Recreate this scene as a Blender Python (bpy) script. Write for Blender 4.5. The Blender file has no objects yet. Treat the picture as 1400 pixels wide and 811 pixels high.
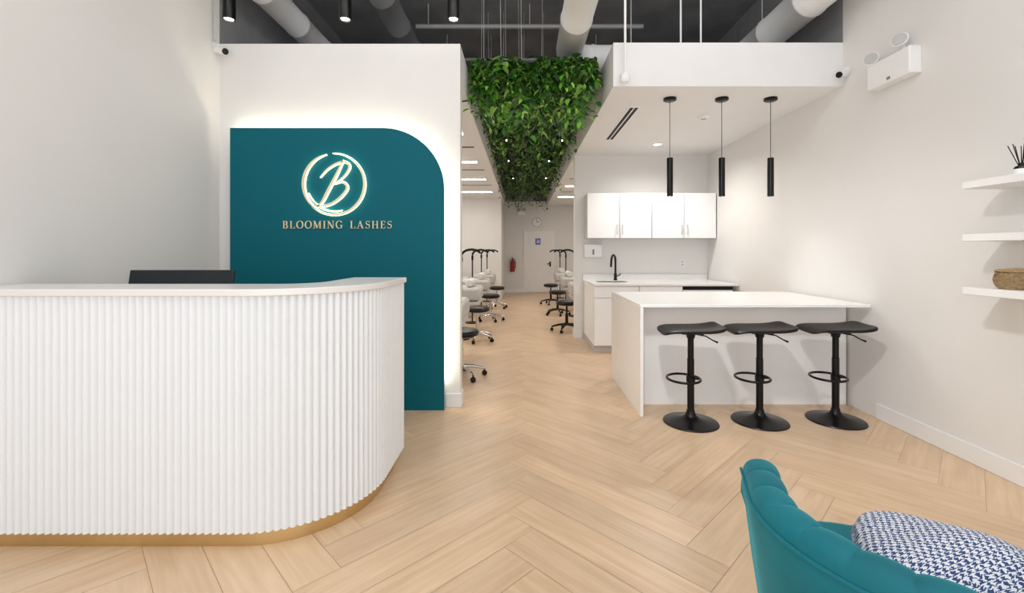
import bpy, bmesh, math, random
from mathutils import Vector, Matrix
random.seed(7)
C = bpy.context.scene.collection
PI = math.pi
F = 620.0; CX = 713.0; CY = 343.0; CH = 1.35
XL, XR = -2.61, 2.87
YF, YB = -1.6, 14.7
ZC = 4.4
SL = 2.82      # soffit underside

# ---------------------------------------------------------------- materials
def lin(c):
    return tuple((v/255/12.92) if v/255 <= .04045 else ((v/255+.055)/1.055)**2.4 for v in c)
def mat(name, rgb, rough=.5, metal=0, var=.04, scale=6, bump=0, bscale=80, emit=0, emit_rgb=None, sheen=0, coat=0, spec=.5):
    m = bpy.data.materials.new(name); m.use_nodes = True
    nt = m.node_tree; b = nt.nodes['Principled BSDF']
    c = lin(rgb)
    tc = nt.nodes.new('ShaderNodeTexCoord'); nz = nt.nodes.new('ShaderNodeTexNoise')
    nz.inputs['Scale'].default_value = scale; nz.inputs['Detail'].default_value = 3
    nt.links.new(tc.outputs['Object'], nz.inputs['Vector'])
    rp = nt.nodes.new('ShaderNodeValToRGB')
    rp.color_ramp.elements[0].position = .3; rp.color_ramp.elements[1].position = .7
    rp.color_ramp.elements[0].color = (*[v*(1-var) for v in c], 1)
    rp.color_ramp.elements[1].color = (*[min(1, v*(1+var)) for v in c], 1)
    nt.links.new(nz.outputs['Fac'], rp.inputs['Fac'])
    nt.links.new(rp.outputs['Color'], b.inputs['Base Color'])
    b.inputs['Roughness'].default_value = rough; b.inputs['Metallic'].default_value = metal
    b.inputs['Specular IOR Level'].default_value = spec
    if sheen:
        b.inputs['Sheen Weight'].default_value = sheen; b.inputs['Sheen Roughness'].default_value = .35
        b.inputs['Sheen Tint'].default_value = (*[min(1, v*2.2+.05) for v in c], 1)
    if coat: b.inputs['Coat Weight'].default_value = coat
    if emit:
        b.inputs['Emission Color'].default_value = (*(emit_rgb or (1, 1, 1)), 1)
        b.inputs['Emission Strength'].default_value = emit
    if bump:
        n2 = nt.nodes.new('ShaderNodeTexNoise'); n2.inputs['Scale'].default_value = bscale
        nt.links.new(tc.outputs['Object'], n2.inputs['Vector'])
        bp = nt.nodes.new('ShaderNodeBump'); bp.inputs['Strength'].default_value = bump; bp.inputs['Distance'].default_value = .002
        nt.links.new(n2.outputs['Fac'], bp.inputs['Height']); nt.links.new(bp.outputs['Normal'], b.inputs['Normal'])
    return m
M = {}
M['wall'] = mat('wall_paint', (230, 228, 226), .7, var=.012, scale=2, bump=.06)
M['soffit'] = mat('soffit_paint', (235, 235, 235), .65, var=.01)
M['dark'] = mat('plenum_paint', (142, 142, 144), .85, var=.08)
M['ceil'] = mat('deck_paint', (136, 136, 138), .9, var=.2, scale=2)
M['base'] = mat('baseboard_paint', (238, 237, 236), .4, var=.01)
M['deskw'] = mat('desk_lacquer', (234, 237, 240), .5, var=.003)
M['stone'] = mat('quartz', (240, 239, 238), .22, var=.012, scale=14)
M['decktop'] = mat('desk_quartz', (232, 230, 228), .25, var=.008, scale=14)
M['brass'] = mat('brushed_brass', (218, 194, 148), .3, 1, var=.08, scale=3)
M['gold'] = mat('gold_letters', (242, 224, 182), .4, .25, var=.03)
M['teal'] = mat('teal_paint', (0, 97, 111), .6, var=.015, scale=2, spec=.2)
M['velvet'] = mat('teal_velvet', (0, 104, 116), .65, var=.2, scale=4, sheen=.9, bump=.12, bscale=300, spec=.35)
M['black'] = mat('black_metal', (8, 8, 9), .28, 0, var=.1, spec=.3)
M['blackleather'] = mat('black_leather', (9, 9, 10), .36, var=.1, bump=.12, bscale=200, spec=.3)
M['screen'] = mat('monitor_plastic', (6, 24, 32), .35, var=.05)  # near-black with a teal reflection mixed into the base colour
M['cab'] = mat('cabinet_white', (246, 246, 247), .35, var=.008)
M['steel'] = mat('brushed_steel', (175, 170, 162), .3, 1, var=.05)
M['chrome'] = mat('chrome', (220, 220, 222), .1, 1, var=.02)
M['white'] = mat('white_plastic', (240, 240, 240), .4, var=.01)
M['duct'] = mat('painted_duct', (238, 238, 238), .45, 0, var=.03, scale=3)
M['ductdark'] = mat('grey_duct', (140, 140, 142), .6, .1, var=.06)
M['pipe'] = mat('grey_pipe', (165, 165, 165), .5, .2, var=.05)
M['wire'] = mat('wire_grey', (205, 205, 205), .4, .2, var=.05)
M['red'] = mat('red_enamel', (150, 28, 28), .3, var=.05)
M['blue'] = mat('blue_sign', (40, 80, 190), .5, var=.03)
M['bed'] = mat('bed_vinyl', (198, 195, 192), .5, var=.03)
M['towel'] = mat('white_towel', (228, 226, 224), .9, var=.03, bump=.3, bscale=150)
M['bedbase'] = mat('bed_base', (194, 192, 190), .5, var=.03)
M['led'] = mat('warm_led', (255, 230, 190), .5, emit=52, emit_rgb=(1, .87, .65))
M['glow'] = mat('emblem_glow', (255, 255, 250), .5, emit=2.8, emit_rgb=(1, .90, .60))
M['panel_light'] = mat('panel_diffuser', (255, 250, 240), .5, emit=42, emit_rgb=(1, .94, .86))
M['lens'] = mat('lit_lens', (255, 245, 225), .5, emit=10, emit_rgb=(1, .92, .8))
M['glass_dark'] = mat('dark_glass', (12, 12, 14), .08, var=.05)
M['door'] = mat('door_paint', (236, 234, 232), .45, var=.01)
M['slot'] = mat('slot_black', (14, 14, 14), .7, var=.1)

def wood_mat():
    m = bpy.data.materials.new('oak_herringbone'); m.use_nodes = True
    nt = m.node_tree; b = nt.nodes['Principled BSDF']; L = nt.links
    uv = nt.nodes.new('ShaderNodeUVMap'); uv.uv_map = 'UV'
    mp = nt.nodes.new('ShaderNodeMapping'); mp.inputs['Scale'].default_value = (1.2, 22, 1)
    L.new(uv.outputs['UV'], mp.inputs['Vector'])
    nz = nt.nodes.new('ShaderNodeTexNoise'); nz.inputs['Scale'].default_value = 1.4; nz.inputs['Detail'].default_value = 6; nz.inputs['Distortion'].default_value = .5; nz.inputs['Roughness'].default_value = .55
    L.new(mp.outputs['Vector'], nz.inputs['Vector'])
    rp = nt.nodes.new('ShaderNodeValToRGB')
    rp.color_ramp.elements[0].position = .25; rp.color_ramp.elements[1].position = .75
    rp.color_ramp.elements[0].color = (*lin((207, 176, 143)), 1)
    rp.color_ramp.elements[1].color = (*lin((226, 199, 168)), 1)
    L.new(nz.outputs['Fac'], rp.inputs['Fac'])
    mp2 = nt.nodes.new('ShaderNodeMapping'); mp2.inputs['Scale'].default_value = (2.0, 5, 1)
    L.new(uv.outputs['UV'], mp2.inputs['Vector'])
    n2 = nt.nodes.new('ShaderNodeTexNoise'); n2.inputs['Scale'].default_value = 1.6; n2.inputs['Detail'].default_value = 3
    L.new(mp2.outputs['Vector'], n2.inputs['Vector'])
    r2 = nt.nodes.new('ShaderNodeValToRGB'); r2.color_ramp.elements[0].position = .3; r2.color_ramp.elements[1].position = .62
    r2.color_ramp.elements[0].color = (.92, .895, .865, 1); r2.color_ramp.elements[1].color = (1, 1, 1, 1)
    L.new(n2.outputs['Fac'], r2.inputs['Fac'])
    mx = nt.nodes.new('ShaderNodeMix'); mx.data_type = 'RGBA'; mx.blend_type = 'MULTIPLY'; mx.inputs[0].default_value = 1
    L.new(rp.outputs['Color'], mx.inputs[6]); L.new(r2.outputs['Color'], mx.inputs[7])
    at = nt.nodes.new('ShaderNodeVertexColor'); at.layer_name = 'Col'
    m3 = nt.nodes.new('ShaderNodeMix'); m3.data_type = 'RGBA'; m3.blend_type = 'MULTIPLY'; m3.inputs[0].default_value = 1
    L.new(mx.outputs[2], m3.inputs[6]); L.new(at.outputs['Color'], m3.inputs[7])
    L.new(m3.outputs[2], b.inputs['Base Color'])
    b.inputs['Roughness'].default_value = .34
    b.inputs['Specular IOR Level'].default_value = .4
    return m
M['wood'] = wood_mat()
def leaf_mat():
    m = bpy.data.materials.new('leaf_green'); m.use_nodes = True
    nt = m.node_tree; b = nt.nodes['Principled BSDF']
    at = nt.nodes.new('ShaderNodeVertexColor'); at.layer_name = 'Col'
    nt.links.new(at.outputs['Color'], b.inputs['Base Color']); b.inputs['Roughness'].default_value = .42
    return m
M['leaf'] = leaf_mat()
def hound_mat():
    m = bpy.data.materials.new('houndstooth_weave'); m.use_nodes = True
    nt = m.node_tree; b = nt.nodes['Principled BSDF']; L = nt.links
    tc = nt.nodes.new('ShaderNodeTexCoord'); sp = nt.nodes.new('ShaderNodeSeparateXYZ')
    nz = nt.nodes.new('ShaderNodeTexNoise'); nz.inputs['Scale'].default_value = 60; nz.inputs['Detail'].default_value = 1
    L.new(tc.outputs['Object'], nz.inputs['Vector'])
    vm = nt.nodes.new('ShaderNodeVectorMath'); vm.operation = 'MULTIPLY_ADD'
    L.new(nz.outputs['Color'], vm.inputs[0]); vm.inputs[1].default_value = (.014, .014, 0); L.new(tc.outputs['Object'], vm.inputs[2])
    L.new(vm.outputs[0], sp.inputs[0])
    def mth(op, a, bb=None):
        n = nt.nodes.new('ShaderNodeMath'); n.operation = op
        for i, v in enumerate((a, bb)):
            if v is None: continue
            if isinstance(v, (int, float)): n.inputs[i].default_value = v
            else: L.new(v, n.inputs[i])
        return n.outputs[0]
    u = mth('MULTIPLY', sp.outputs[0], 70.0); v = mth('MULTIPLY', sp.outputs[1], 70.0)
    fx = mth('FRACT', mth('ADD', u, 100)); fy = mth('FRACT', mth('ADD', v, 100))
    a = mth('GREATER_THAN', fx, .5); c = mth('GREATER_THAN', fy, .5)
    d = mth('GREATER_THAN', mth('FRACT', mth('MULTIPLY', mth('ADD', mth('SUBTRACT', fx, fy), 2), 2)), .5)
    both = mth('MULTIPLY', a, c)
    xor = mth('ABSOLUTE', mth('SUBTRACT', a, c))
    val = mth('ADD', both, mth('MULTIPLY', xor, d))
    mx = nt.nodes.new('ShaderNodeMix'); mx.data_type = 'RGBA'
    L.new(val, mx.inputs[0]); mx.inputs[6].default_value = (*lin((226, 229, 236)), 1); mx.inputs[7].default_value = (*lin((42, 70, 120)), 1)
    L.new(mx.outputs[2], b.inputs['Base Color']); b.inputs['Roughness'].default_value = .85
    return m
M['hound'] = hound_mat()
def basket_mat():
    m = mat('wicker', (200, 168, 124), .85, var=.22, scale=60)
    nt = m.node_tree; b = nt.nodes['Principled BSDF']
    w = nt.nodes.new('ShaderNodeTexWave'); w.bands_direction = 'Z'; w.inputs['Scale'].default_value = 40; w.inputs['Distortion'].default_value = 4
    tc = nt.nodes.new('ShaderNodeTexCoord'); nt.links.new(tc.outputs['Object'], w.inputs['Vector'])
    bp = nt.nodes.new('ShaderNodeBump'); bp.inputs['Strength'].default_value = 1; bp.inputs['Distance'].default_value = .01
    nt.links.new(w.outputs['Fac'], bp.inputs['Height']); nt.links.new(bp.outputs['Normal'], b.inputs['Normal'])
    return m
M['wicker'] = basket_mat()

# ---------------------------------------------------------------- mesh builder
class MB:
    def __init__(s): s.v = []; s.f = []; s.mi = []; s.M = Matrix(); s.cur = 0
    def add(s, vs, fs):
        o = len(s.v)
        s.v += [tuple(s.M @ Vector(p)) for p in vs]
        s.f += [[i+o for i in f] for f in fs]; s.mi += [s.cur]*len(fs)
        return s
    def box(s, x0, x1, y0, y1, z0, z1):
        return s.add([(x0,y0,z0),(x1,y0,z0),(x1,y1,z0),(x0,y1,z0),(x0,y0,z1),(x1,y0,z1),(x1,y1,z1),(x0,y1,z1)],
              [(3,2,1,0),(4,5,6,7),(0,1,5,4),(1,2,6,5),(2,3,7,6),(3,0,4,7)])
    def loft(s, secs, cap=True, closed=False):
        n = len(secs[0]); vs = [p for q in secs for p in q]; fs = []
        m = len(secs)
        for i in range(m if closed else m-1):
            a = i*n; b = ((i+1) % m)*n
            for j in range(n):
                k = (j+1) % n
                fs.append((a+j, a+k, b+k, b+j))
        if cap and not closed:
            fs.append(tuple(reversed(range(n)))); fs.append(tuple(range((m-1)*n, m*n)))
        return s.add(vs, fs)
    def tube(self, pts, r, n=10, closed=False, cap=True):
        s = self
        pts = [Vector(p) for p in pts]; m = len(pts)
        rs = r if isinstance(r, (list, tuple)) else [r]*m
        secs = []; up = None
        for i, p in enumerate(pts):
            if closed: t = pts[(i+1) % m]-pts[i-1]
            else: t = pts[min(i+1, m-1)]-pts[max(i-1, 0)]
            t.normalize()
            if up is None:
                up = Vector((0,0,1)) if abs(t.z) < .9 else Vector((1,0,0))
            up = (up - t*up.dot(t)).normalized()
            w = t.cross(up)
            secs.append([tuple(p + (up*math.cos(2*PI*k/n) + w*math.sin(2*PI*k/n))*rs[i]) for k in range(n)])
        return s.loft(secs, cap, closed)
    def lathe(s, prof, n=24, c=(0,0,0), ring=False):
        secs = []
        for r, z in prof:
            secs.append([(c[0]+r*math.cos(2*PI*k/n), c[1]+r*math.sin(2*PI*k/n), c[2]+z) for k in range(n)])
        return s.loft(secs, not ring, ring)
    def prismXZ(s, poly, y0, y1):
        return s.loft([[(x, y0, z) for x, z in poly], [(x, y1, z) for x, z in poly]])
    def prismXY(s, poly, z0, z1):
        return s.loft([[(x, y, z0) for x, y in poly], [(x, y, z1) for x, y in poly]])
    def ribbon(s, pts, w, y0, y1, closed=False):
        m = len(pts); ws = w if isinstance(w, (list, tuple)) else [w]*m
        secs = []
        for i in range(m):
            a = pts[(i+1) % m] if closed else pts[min(i+1, m-1)]
            b = pts[i-1] if closed else pts[max(i-1, 0)]
            tx, tz = a[0]-b[0], a[1]-b[1]; l = math.hypot(tx, tz) or 1
            nx, nz = -tz/l*ws[i]/2, tx/l*ws[i]/2
            x, z = pts[i]
            secs.append([(x+nx, y0, z+nz), (x-nx, y0, z-nz), (x-nx, y1, z-nz), (x+nx, y1, z+nz)])
        return s.loft(secs, True, closed)
    def build(s, name, mats, parent=None, bevel=0, sub=0, smooth=True, loc=None, rot=None):
        me = bpy.data.meshes.new(name); me.from_pydata(s.v, [], s.f)
        for mm in (mats if isinstance(mats, (list, tuple)) else [mats]): me.materials.append(mm)
        me.polygons.foreach_set('material_index', s.mi)
        bm = bmesh.new(); bm.from_mesh(me); bmesh.ops.recalc_face_normals(bm, faces=bm.faces); bm.to_mesh(me); bm.free()
        if smooth:
            me.polygons.foreach_set('use_smooth', [True]*len(me.polygons)); me.set_sharp_from_angle(angle=math.radians(40))
        o = bpy.data.objects.new(name, me); C.objects.link(o); o.parent = parent
        if loc: o.location = loc
        if rot: o.rotation_euler = rot
        if bevel:
            b = o.modifiers.new('bevel', 'BEVEL'); b.width = bevel; b.segments = 3; b.limit_method = 'ANGLE'; b.harden_normals = False
        if sub:
            q = o.modifiers.new('sub', 'SUBSURF'); q.levels = sub; q.render_levels = sub
        return o
def tag(o, label, cat, group=None, kind=None):
    o['label'] = label; o['category'] = cat
    if group: o['group'] = group
    if kind: o['kind'] = kind
    return o
def thing(name, label, cat, loc=(0,0,0), rz=0, group=None):
    o = bpy.data.objects.new(name, None); C.objects.link(o); o.empty_display_size = .1
    o.location = loc; o.rotation_euler = (0, 0, rz)
    return tag(o, label, cat, group)
def struct(name, mb, m, parent=None, bevel=0):
    o = mb.build(name, m, parent, bevel=bevel); 
    if parent is None: o['kind'] = 'structure'
    return o
def copy_tree(o, parent=None):
    c = o.copy(); C.objects.link(c); c.parent = parent
    for ch in list(o.children): copy_tree(ch, c)
    return c
def dup(o, loc, rz, label):
    c = copy_tree(o); c.location = loc; c.rotation_euler = (0, 0, rz); c['label'] = label
    return c
ORD = ['first','second','third','fourth','fifth','sixth','seventh','eighth']

# ---------------------------------------------------------------- floor
def floor():
    W = .195; n = 6; gap = .0009
    vs = []; fs = []; cols = []; uvs = []
    ca = math.cos(PI/4)
    def clip(poly):
        def cl(poly, f):
            out = []
            for i in range(len(poly)):
                a, b = poly[i-1], poly[i]; fa, fb = f(a), f(b)
                if (fa >= 0) != (fb >= 0):
                    t = fa/(fa-fb); out.append((a[0]+(b[0]-a[0])*t, a[1]+(b[1]-a[1])*t))
                if fb >= 0: out.append(b)
            return out
        for f in (lambda p: p[0]-XL, lambda p: XR-p[0], lambda p: p[1]-YF, lambda p: YB-p[1]):
            if poly: poly = cl(poly, f)
        return poly
    OX, OY = .06 - n*W*ca, 0
    def rot(x, y): return ((x-y)*ca+OX, (x+y)*ca+OY)
    for i in range(-150, 151):
        for j in range(-8, 9):
            a, b = i + n*j, i - n*j
            for q in ((a, b, a+n, b+1, 0), (a, b+1, a+1, b+1+n, 1)):
                x0, y0, x1, y1 = q[0]*W+gap, q[1]*W+gap, q[2]*W-gap, q[3]*W-gap
                loc = [(x0,y0),(x1,y0),(x1,y1),(x0,y1)]
                poly = clip([rot(*p) for p in loc])
                if len(poly) < 3: continue
                k = random.uniform(.94, 1.045); t = random.uniform(-.012, .012)
                o = len(vs); ru, rv = random.random()*50, random.random()*50
                for p in poly:
                    vs.append((p[0], p[1], 0))
                    X, Y = (p[0]-OX), (p[1]-OY)
                    lx, ly = (X+Y)*ca, (Y-X)*ca
                    uvs.append((lx+ru, ly+rv) if q[4] == 0 else (ly+ru, lx+rv))
                    cols.append((k+t, k, k-t, 1))
                fs.append(list(range(o, len(vs))))
    o = len(vs)
    for x, y in ((XL-.1,YF),(XR+.1,YF),(XR+.1,YB+.1),(XL-.1,YB+.1)):
        vs.append((x, y, -.002)); uvs.append((x, y)); cols.append((.7,.65,.6,1))
    fs.append([o,o+1,o+2,o+3])
    me = bpy.data.meshes.new('floor'); me.from_pydata(vs, [], fs)
    me.uv_layers.new(name='UV'); me.color_attributes.new('Col', 'FLOAT_COLOR', 'CORNER')
    vi = [l.vertex_index for l in me.loops]
    me.uv_layers['UV'].data.foreach_set('uv', [c for k in vi for c in uvs[k]])
    me.color_attributes['Col'].data.foreach_set('color', [c for k in vi for c in cols[k]])
    me.materials.append(M['wood'])
    ob = bpy.data.objects.new('floor', me); C.objects.link(ob); ob['kind'] = 'structure'
floor()

# ---------------------------------------------------------------- shell
PZ = 3.14; SZ = 3.21; SY = 4.05; PX = -.53; RX = .82
m = MB(); m.box(XL-.1, XL, YF, 3.92, 0, ZC); m.box(XL-.1, XL, 3.92, YB, 0, PZ); m.cur = 1; m.box(XL-.1, XL, 3.92, YB, PZ, ZC)
struct('wall_left', m, [M['wall'], M['dark']])
m = MB(); m.box(XR, XR+.1, YF, SY, 0, ZC); m.box(XR, XR+.1, SY, YB, 0, SZ); m.cur = 1; m.box(XR, XR+.1, SY, YB, SZ, ZC)
struct('wall_right', m, [M['wall'], M['dark']])
m = MB(); m.box(XL, XR, YB, YB+.1, 0, 2.95); m.cur = 1; m.box(XL, XR, YB, YB+.1, 2.95, ZC)
struct('wall_back', m, [M['wall'], M['dark']])
struct('ceiling', MB().box(XL-.1, XR+.1, YF, YB+.1, ZC, ZC+.1), M['ceil'])
struct('wall_reception', MB().box(XL, PX, 3.92, 4.04, 0, PZ), M['wall'])
m = MB(); m.box(XL, PX-.08, 4.04, 12.6, SL, SL+.08); m.box(PX-.08, PX, 4.04, YB, SL, PZ)
struct('ceiling_left', m, M['soffit'])
m = MB(); m.box(RX+.08, XR, SY+.08, YB, SL, SL+.08); m.box(RX, XR, SY, SY+.08, SL, SZ); m.box(RX, RX+.08, SY+.08, YB, SL, SZ)
struct('ceiling_right', m, M['soffit'])
struct('wall_kitchen', MB().box(RX, XR, 7.0, 7.15, 0, SL), M['wall'])
m = MB(); m.box(XL, PX-.03, 12.6, 12.7, 0, SL); m.box(PX-.13, PX-.03, 12.7, YB, 0, SL)
struct('wall_corridor', m, M['wall'])
struct('baseboard_right', MB().box(XR-.015, XR, YF, 3.66, 0, .12), M['base'], bevel=.004)
struct('baseboard_left', MB().box(XL, XL+.015, 3.0, 3.92, 0, .12), M['base'], bevel=.004)
m = MB(); m.box(PX-.12, PX+.012, 3.905, 3.92, 0, .12); m.box(PX, PX+.012, 3.92, 4.05, 0, .12)
struct('baseboard_reception', m, M['base'], bevel=.004)
m = MB(); m.box(RX-.012, RX+.12, 6.985, 7.0, 0, .12); m.box(RX-.012, RX, 7.0, 7.16, 0, .12)
struct('baseboard_kitchen', m, M['base'], bevel=.004)
m = MB(); m.box(PX-.03, .08, 14.685, 14.7, 0, .12); m.box(1.06, XR, 14.685, 14.7, 0, .12)
struct('baseboard_back', m, M['base'])
# back door
d = MB().box(.14, 1.0, 14.665, 14.695, .01, 1.93).build('door_1', M['door'], bevel=.003); d['kind'] = 'structure'
m = MB(); m.box(.08,.14,14.65,14.7,0,1.99); m.box(1.0,1.06,14.65,14.7,0,1.99); m.box(.14,1.0,14.65,14.7,1.93,1.99)
m.build('door_frame', M['base'], d)
m = MB(); m.box(.9,.95,14.64,14.666,.84,1.0); m.tube([(.925,14.64,.93),(.925,14.61,.93),(.82,14.61,.93)], .012, 8)
m.build('door_handle', M['black'], d)
sg = thing('door_sign', 'small blue pictogram sign on the white door at the end of the corridor', 'sign', (.53, 14.66, 1.55))
MB().box(-.08,.08,-.006,.004,0,.2).build('sign_plate', M['blue'], sg)
mm = MB(); mm.M = Matrix.Translation((-.02,-.008,.16)) @ Matrix.Rotation(PI/2,4,'X'); mm.lathe([(.001,0),(.018,0),(.018,.003),(.001,.003)], 12)
mm.M = Matrix(); mm.box(-.04,0,-.01,-.006,.04,.13); mm.box(.02,.05,-.01,-.006,.04,.16)
mm.build('pictogram', M['white'], sg)

# ---------------------------------------------------------------- reception desk
DXR, DYF, DR, DYE, DXL = -.76, 2.035, .52, 2.95, XL+.01
L1 = (DXR-DR)-DXL; L2 = DR*PI/2; L3 = DYE-(DYF+DR); LT = L1+L2+L3
def dpt(s, off):
    if s <= L1: p = (DXL+s, DYF); nn = (0, -1)
    elif s <= L1+L2:
        a = (s-L1)/DR; nn = (math.sin(a), -math.cos(a)); p = (DXR-DR+DR*nn[0], DYF+DR+DR*nn[1])
    else: p = (DXR, DYF+DR+(s-L1-L2)); nn = (1, 0)
    return (p[0]+nn[0]*off, p[1]+nn[1]*off)
desk = thing('reception_desk', 'white fluted curved reception desk with brass plinth in front of the teal panel', 'desk', (0,0,0))
def dloft(ns, fo, fi, z0, z1, name, mm, bevel=0):
    secs = []
    for i in range(ns+1):
        s = LT*i/ns; a = dpt(s, fo(s)); b = dpt(s, fi)
        secs.append([(a[0],a[1],z0),(b[0],b[1],z0),(b[0],b[1],z1),(a[0],a[1],z1)])
    return MB().loft(secs).build(name, mm, desk, bevel=bevel)
NFL = round(LT/.034); pitch = LT/NFL
dloft(NFL*14, lambda s: -.016+.016*abs(math.sin(PI*s/pitch))**.9, -.05, .075, 1.146, 'fluted_body', M['deskw'])
dloft(90, lambda s: -.036, -.07, 0, .075, 'plinth', M['brass'])
dloft(90, lambda s: .012, -.33, 1.146, 1.178, 'counter_top', M['decktop'], bevel=.004)
MB().box(DXL, -1.35, 2.09, 2.93, .71, .74).build('work_surface', M['decktop'], desk)
mon = thing('monitor', 'thin dark computer screen seen from behind over the reception desk', 'monitor', (-2.055, 2.72, .741))
MB().box(-.315,.315,-.01,.008,-.19,.195).build('screen_housing', M['screen'], mon, bevel=.006, loc=(0,0,.3), rot=(math.radians(-10),0,0))
MB().box(-.305,.305,.008,.011,-.18,.185).build('display', M['glass_dark'], mon, loc=(0,0,.3), rot=(math.radians(-10),0,0))
m = MB(); m.box(-.03,.03,-.06,-.025,.01,.3)
m.build('stand', M['black'], mon, bevel=.005)
MB().box(-.12,.12,-.12,.08,0,.012).build('stand_base', M['black'], mon, bevel=.004)

# ---------------------------------------------------------------- teal panel and sign
PYF = 3.835    # panel front
px0, px1, pz1, pr = -2.465, -.655, 2.39, .52
def panel_poly(ins, z0=0.0):
    r = pr-ins; x0, x1, z1 = px0+ins, px1-ins, pz1-ins
    pts = [(x0, z0), (x1, z0)]
    for i in range(25):
        a = PI/2*i/24; pts.append((x1-r+r*math.cos(a), z1-r+r*math.sin(a)))
    pts.append((x0, z1)); return pts
pan = thing('feature_panel', 'tall teal wall panel with one rounded top corner and a glowing edge', 'wall panel', (0,3.92,0))
pp = MB(); pp.prismXZ(panel_poly(0), PYF-3.92, PYF-3.92+.02); pp.build('panel_face', M['teal'], pan)
pp = MB(); pp.prismXZ(panel_poly(.08), PYF-3.92+.02, -.001); pp.build('panel_backing', M['base'], pan)
edge = panel_poly(.03, .25)
path = [(x, -.04, z) for x, z in edge[1:]]
MB().tube(path, .006, 6).build('light_strip', M['led'], pan)
# lettering
def arc(cx, cz, rx, rz, a0, a1, n=14):
    return [(cx+rx*math.cos(math.radians(a0+(a1-a0)*i/n)), cz+rz*math.sin(math.radians(a0+(a1-a0)*i/n))) for i in range(n+1)]
T, t_ = .125, .042
def stem(mb, x, w, S): 
    mb(([(x,0),(x,1)], w)); mb(([(x-w/2-.08,.02),(x+w/2+.08,.02)], .04)); mb(([(x-w/2-.08,.98),(x+w/2+.08,.98)], .04))
def glyph(ch):
    out = []; a = out.append
    if ch == 'I': stem(a, .2, T, 0); w = .4
    elif ch == 'B':
        stem(a, .2, T, 0)
        p = [(.2,.97)]+arc(.38,.745,.2,.225,90,-90)+[(.2,.52)]; a((p, [t_]+[t_+(T-t_)*max(0,math.cos(math.radians(90-180*i/14))) for i in range(15)]+[t_]))
        p = [(.2,.52)]+arc(.4,.275,.24,.245,90,-90)+[(.2,.03)]; a((p, [t_]+[t_+(T-t_)*max(0,math.cos(math.radians(90-180*i/14))) for i in range(15)]+[t_]))
        w = .74
    elif ch == 'L':
        stem(a, .2, T, 0); a(([(.2,.03),(.64,.03)], t_)); a(([(.64,0),(.66,.28)], t_)); w = .72
    elif ch == 'O':
        n = 28; p = arc(.46,.5,.38,.49,0,360,n)[:-1]; a((p, [t_+(T-t_)*abs(math.cos(2*PI*i/n)) for i in range(n)], True)); w = .92
    elif ch == 'G':
        n = 22; p = arc(.46,.5,.38,.49,40,320,n); a((p, [t_+(T-t_)*abs(math.cos(math.radians(40+280*i/n))) for i in range(n+1)]))
        a(([(.76,.04),(.76,.42)], T)); a(([(.58,.42),(.9,.42)], .05)); a(([(.75,.72),(.77,.96)], t_)); w = .95
    elif ch == 'M':
        a(([(.14,0),(.14,1)], t_)); a(([(.16,1),(.52,.05)], T)); a(([(.52,.05),(.88,1)], t_)); a(([(.9,0),(.9,1)], T))
        for x in (.12,.9): a(([(x-.14,.025),(x+.14,.025)], .05))
        a(([(0,.975),(.22,.975)], .05)); a(([(.82,.975),(1.06,.975)], .05)); w = 1.08
    elif ch == 'N':
        a(([(.14,0),(.14,1)], t_)); a(([(.14,.98),(.74,.02)], T)); a(([(.76,0),(.76,1)], t_))
        a(([(0,.025),(.28,.025)], .05)); a(([(0,.975),(.24,.975)], .05)); a(([(.62,.975),(.9,.975)], .05)); w = .92
    elif ch == 'A':
        a(([(.12,0),(.44,1)], t_)); a(([(.42,1),(.76,0)], T)); a(([(.22,.34),(.64,.34)], t_))
        a(([(0,.025),(.26,.025)], .05)); a(([(.6,.025),(.92,.025)], .05)); w = .92
    elif ch == 'H':
        stem(a, .2, T, 0); stem(a, .74, T, 0); a(([(.2,.5),(.74,.5)], t_)); w = .94
    elif ch == 'E':
        stem(a, .2, T, 0)
        for z in (.03,.97): a(([(.2,z),(.62,z)], t_))
        a(([(.2,.52),(.5,.52)], t_)); a(([(.61,0),(.64,.26)], t_)); a(([(.61,1),(.63,.76)], t_)); a(([(.5,.42),(.5,.62)], t_)); w = .72
    elif ch == 'S':
        p = arc(.33,.745,.21,.22,30,270,14)+arc(.33,.28,.23,.25,80,-150,14)
        n = len(p); a((p, [t_+(T-t_)*math.exp(-((i-n*.5)/(n*.17))**2) for i in range(n)]))
        a(([(.52,.76),(.53,.98)], t_)); a(([(.1,.02),(.11,.26)], t_)); w = .66
    return out, w
PXM = (PYF-.01)/F
def letterX(px): return (px-CX)*PXM
def letterZ(py): return CH-(py-CY)*PXM
lt = thing('sign_lettering', 'row of gold serif capital letters under the glowing emblem on the teal panel', 'sign', (letterX(386), PYF, letterZ(312.5)))
cap = 10.5*PXM; text = 'BLOOMING LASHES'
tot = sum(glyph(c)[1] if c != ' ' else .55 for c in text); sp = (150*PXM/cap - tot)/(len(text)-1); x = 0
for c in text:
    if c == ' ': x += .55+sp; continue
    g, w = glyph(c); mb = MB(); mb.M = Matrix.Translation((x*cap, 0, 0)) @ Matrix.Diagonal((cap, 1, cap, 1))
    for q in g: mb.ribbon(q[0], q[1], -.012, 0, len(q) > 2)
    mb.build('letter', M['gold'], lt, smooth=False); x += w+sp
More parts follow.
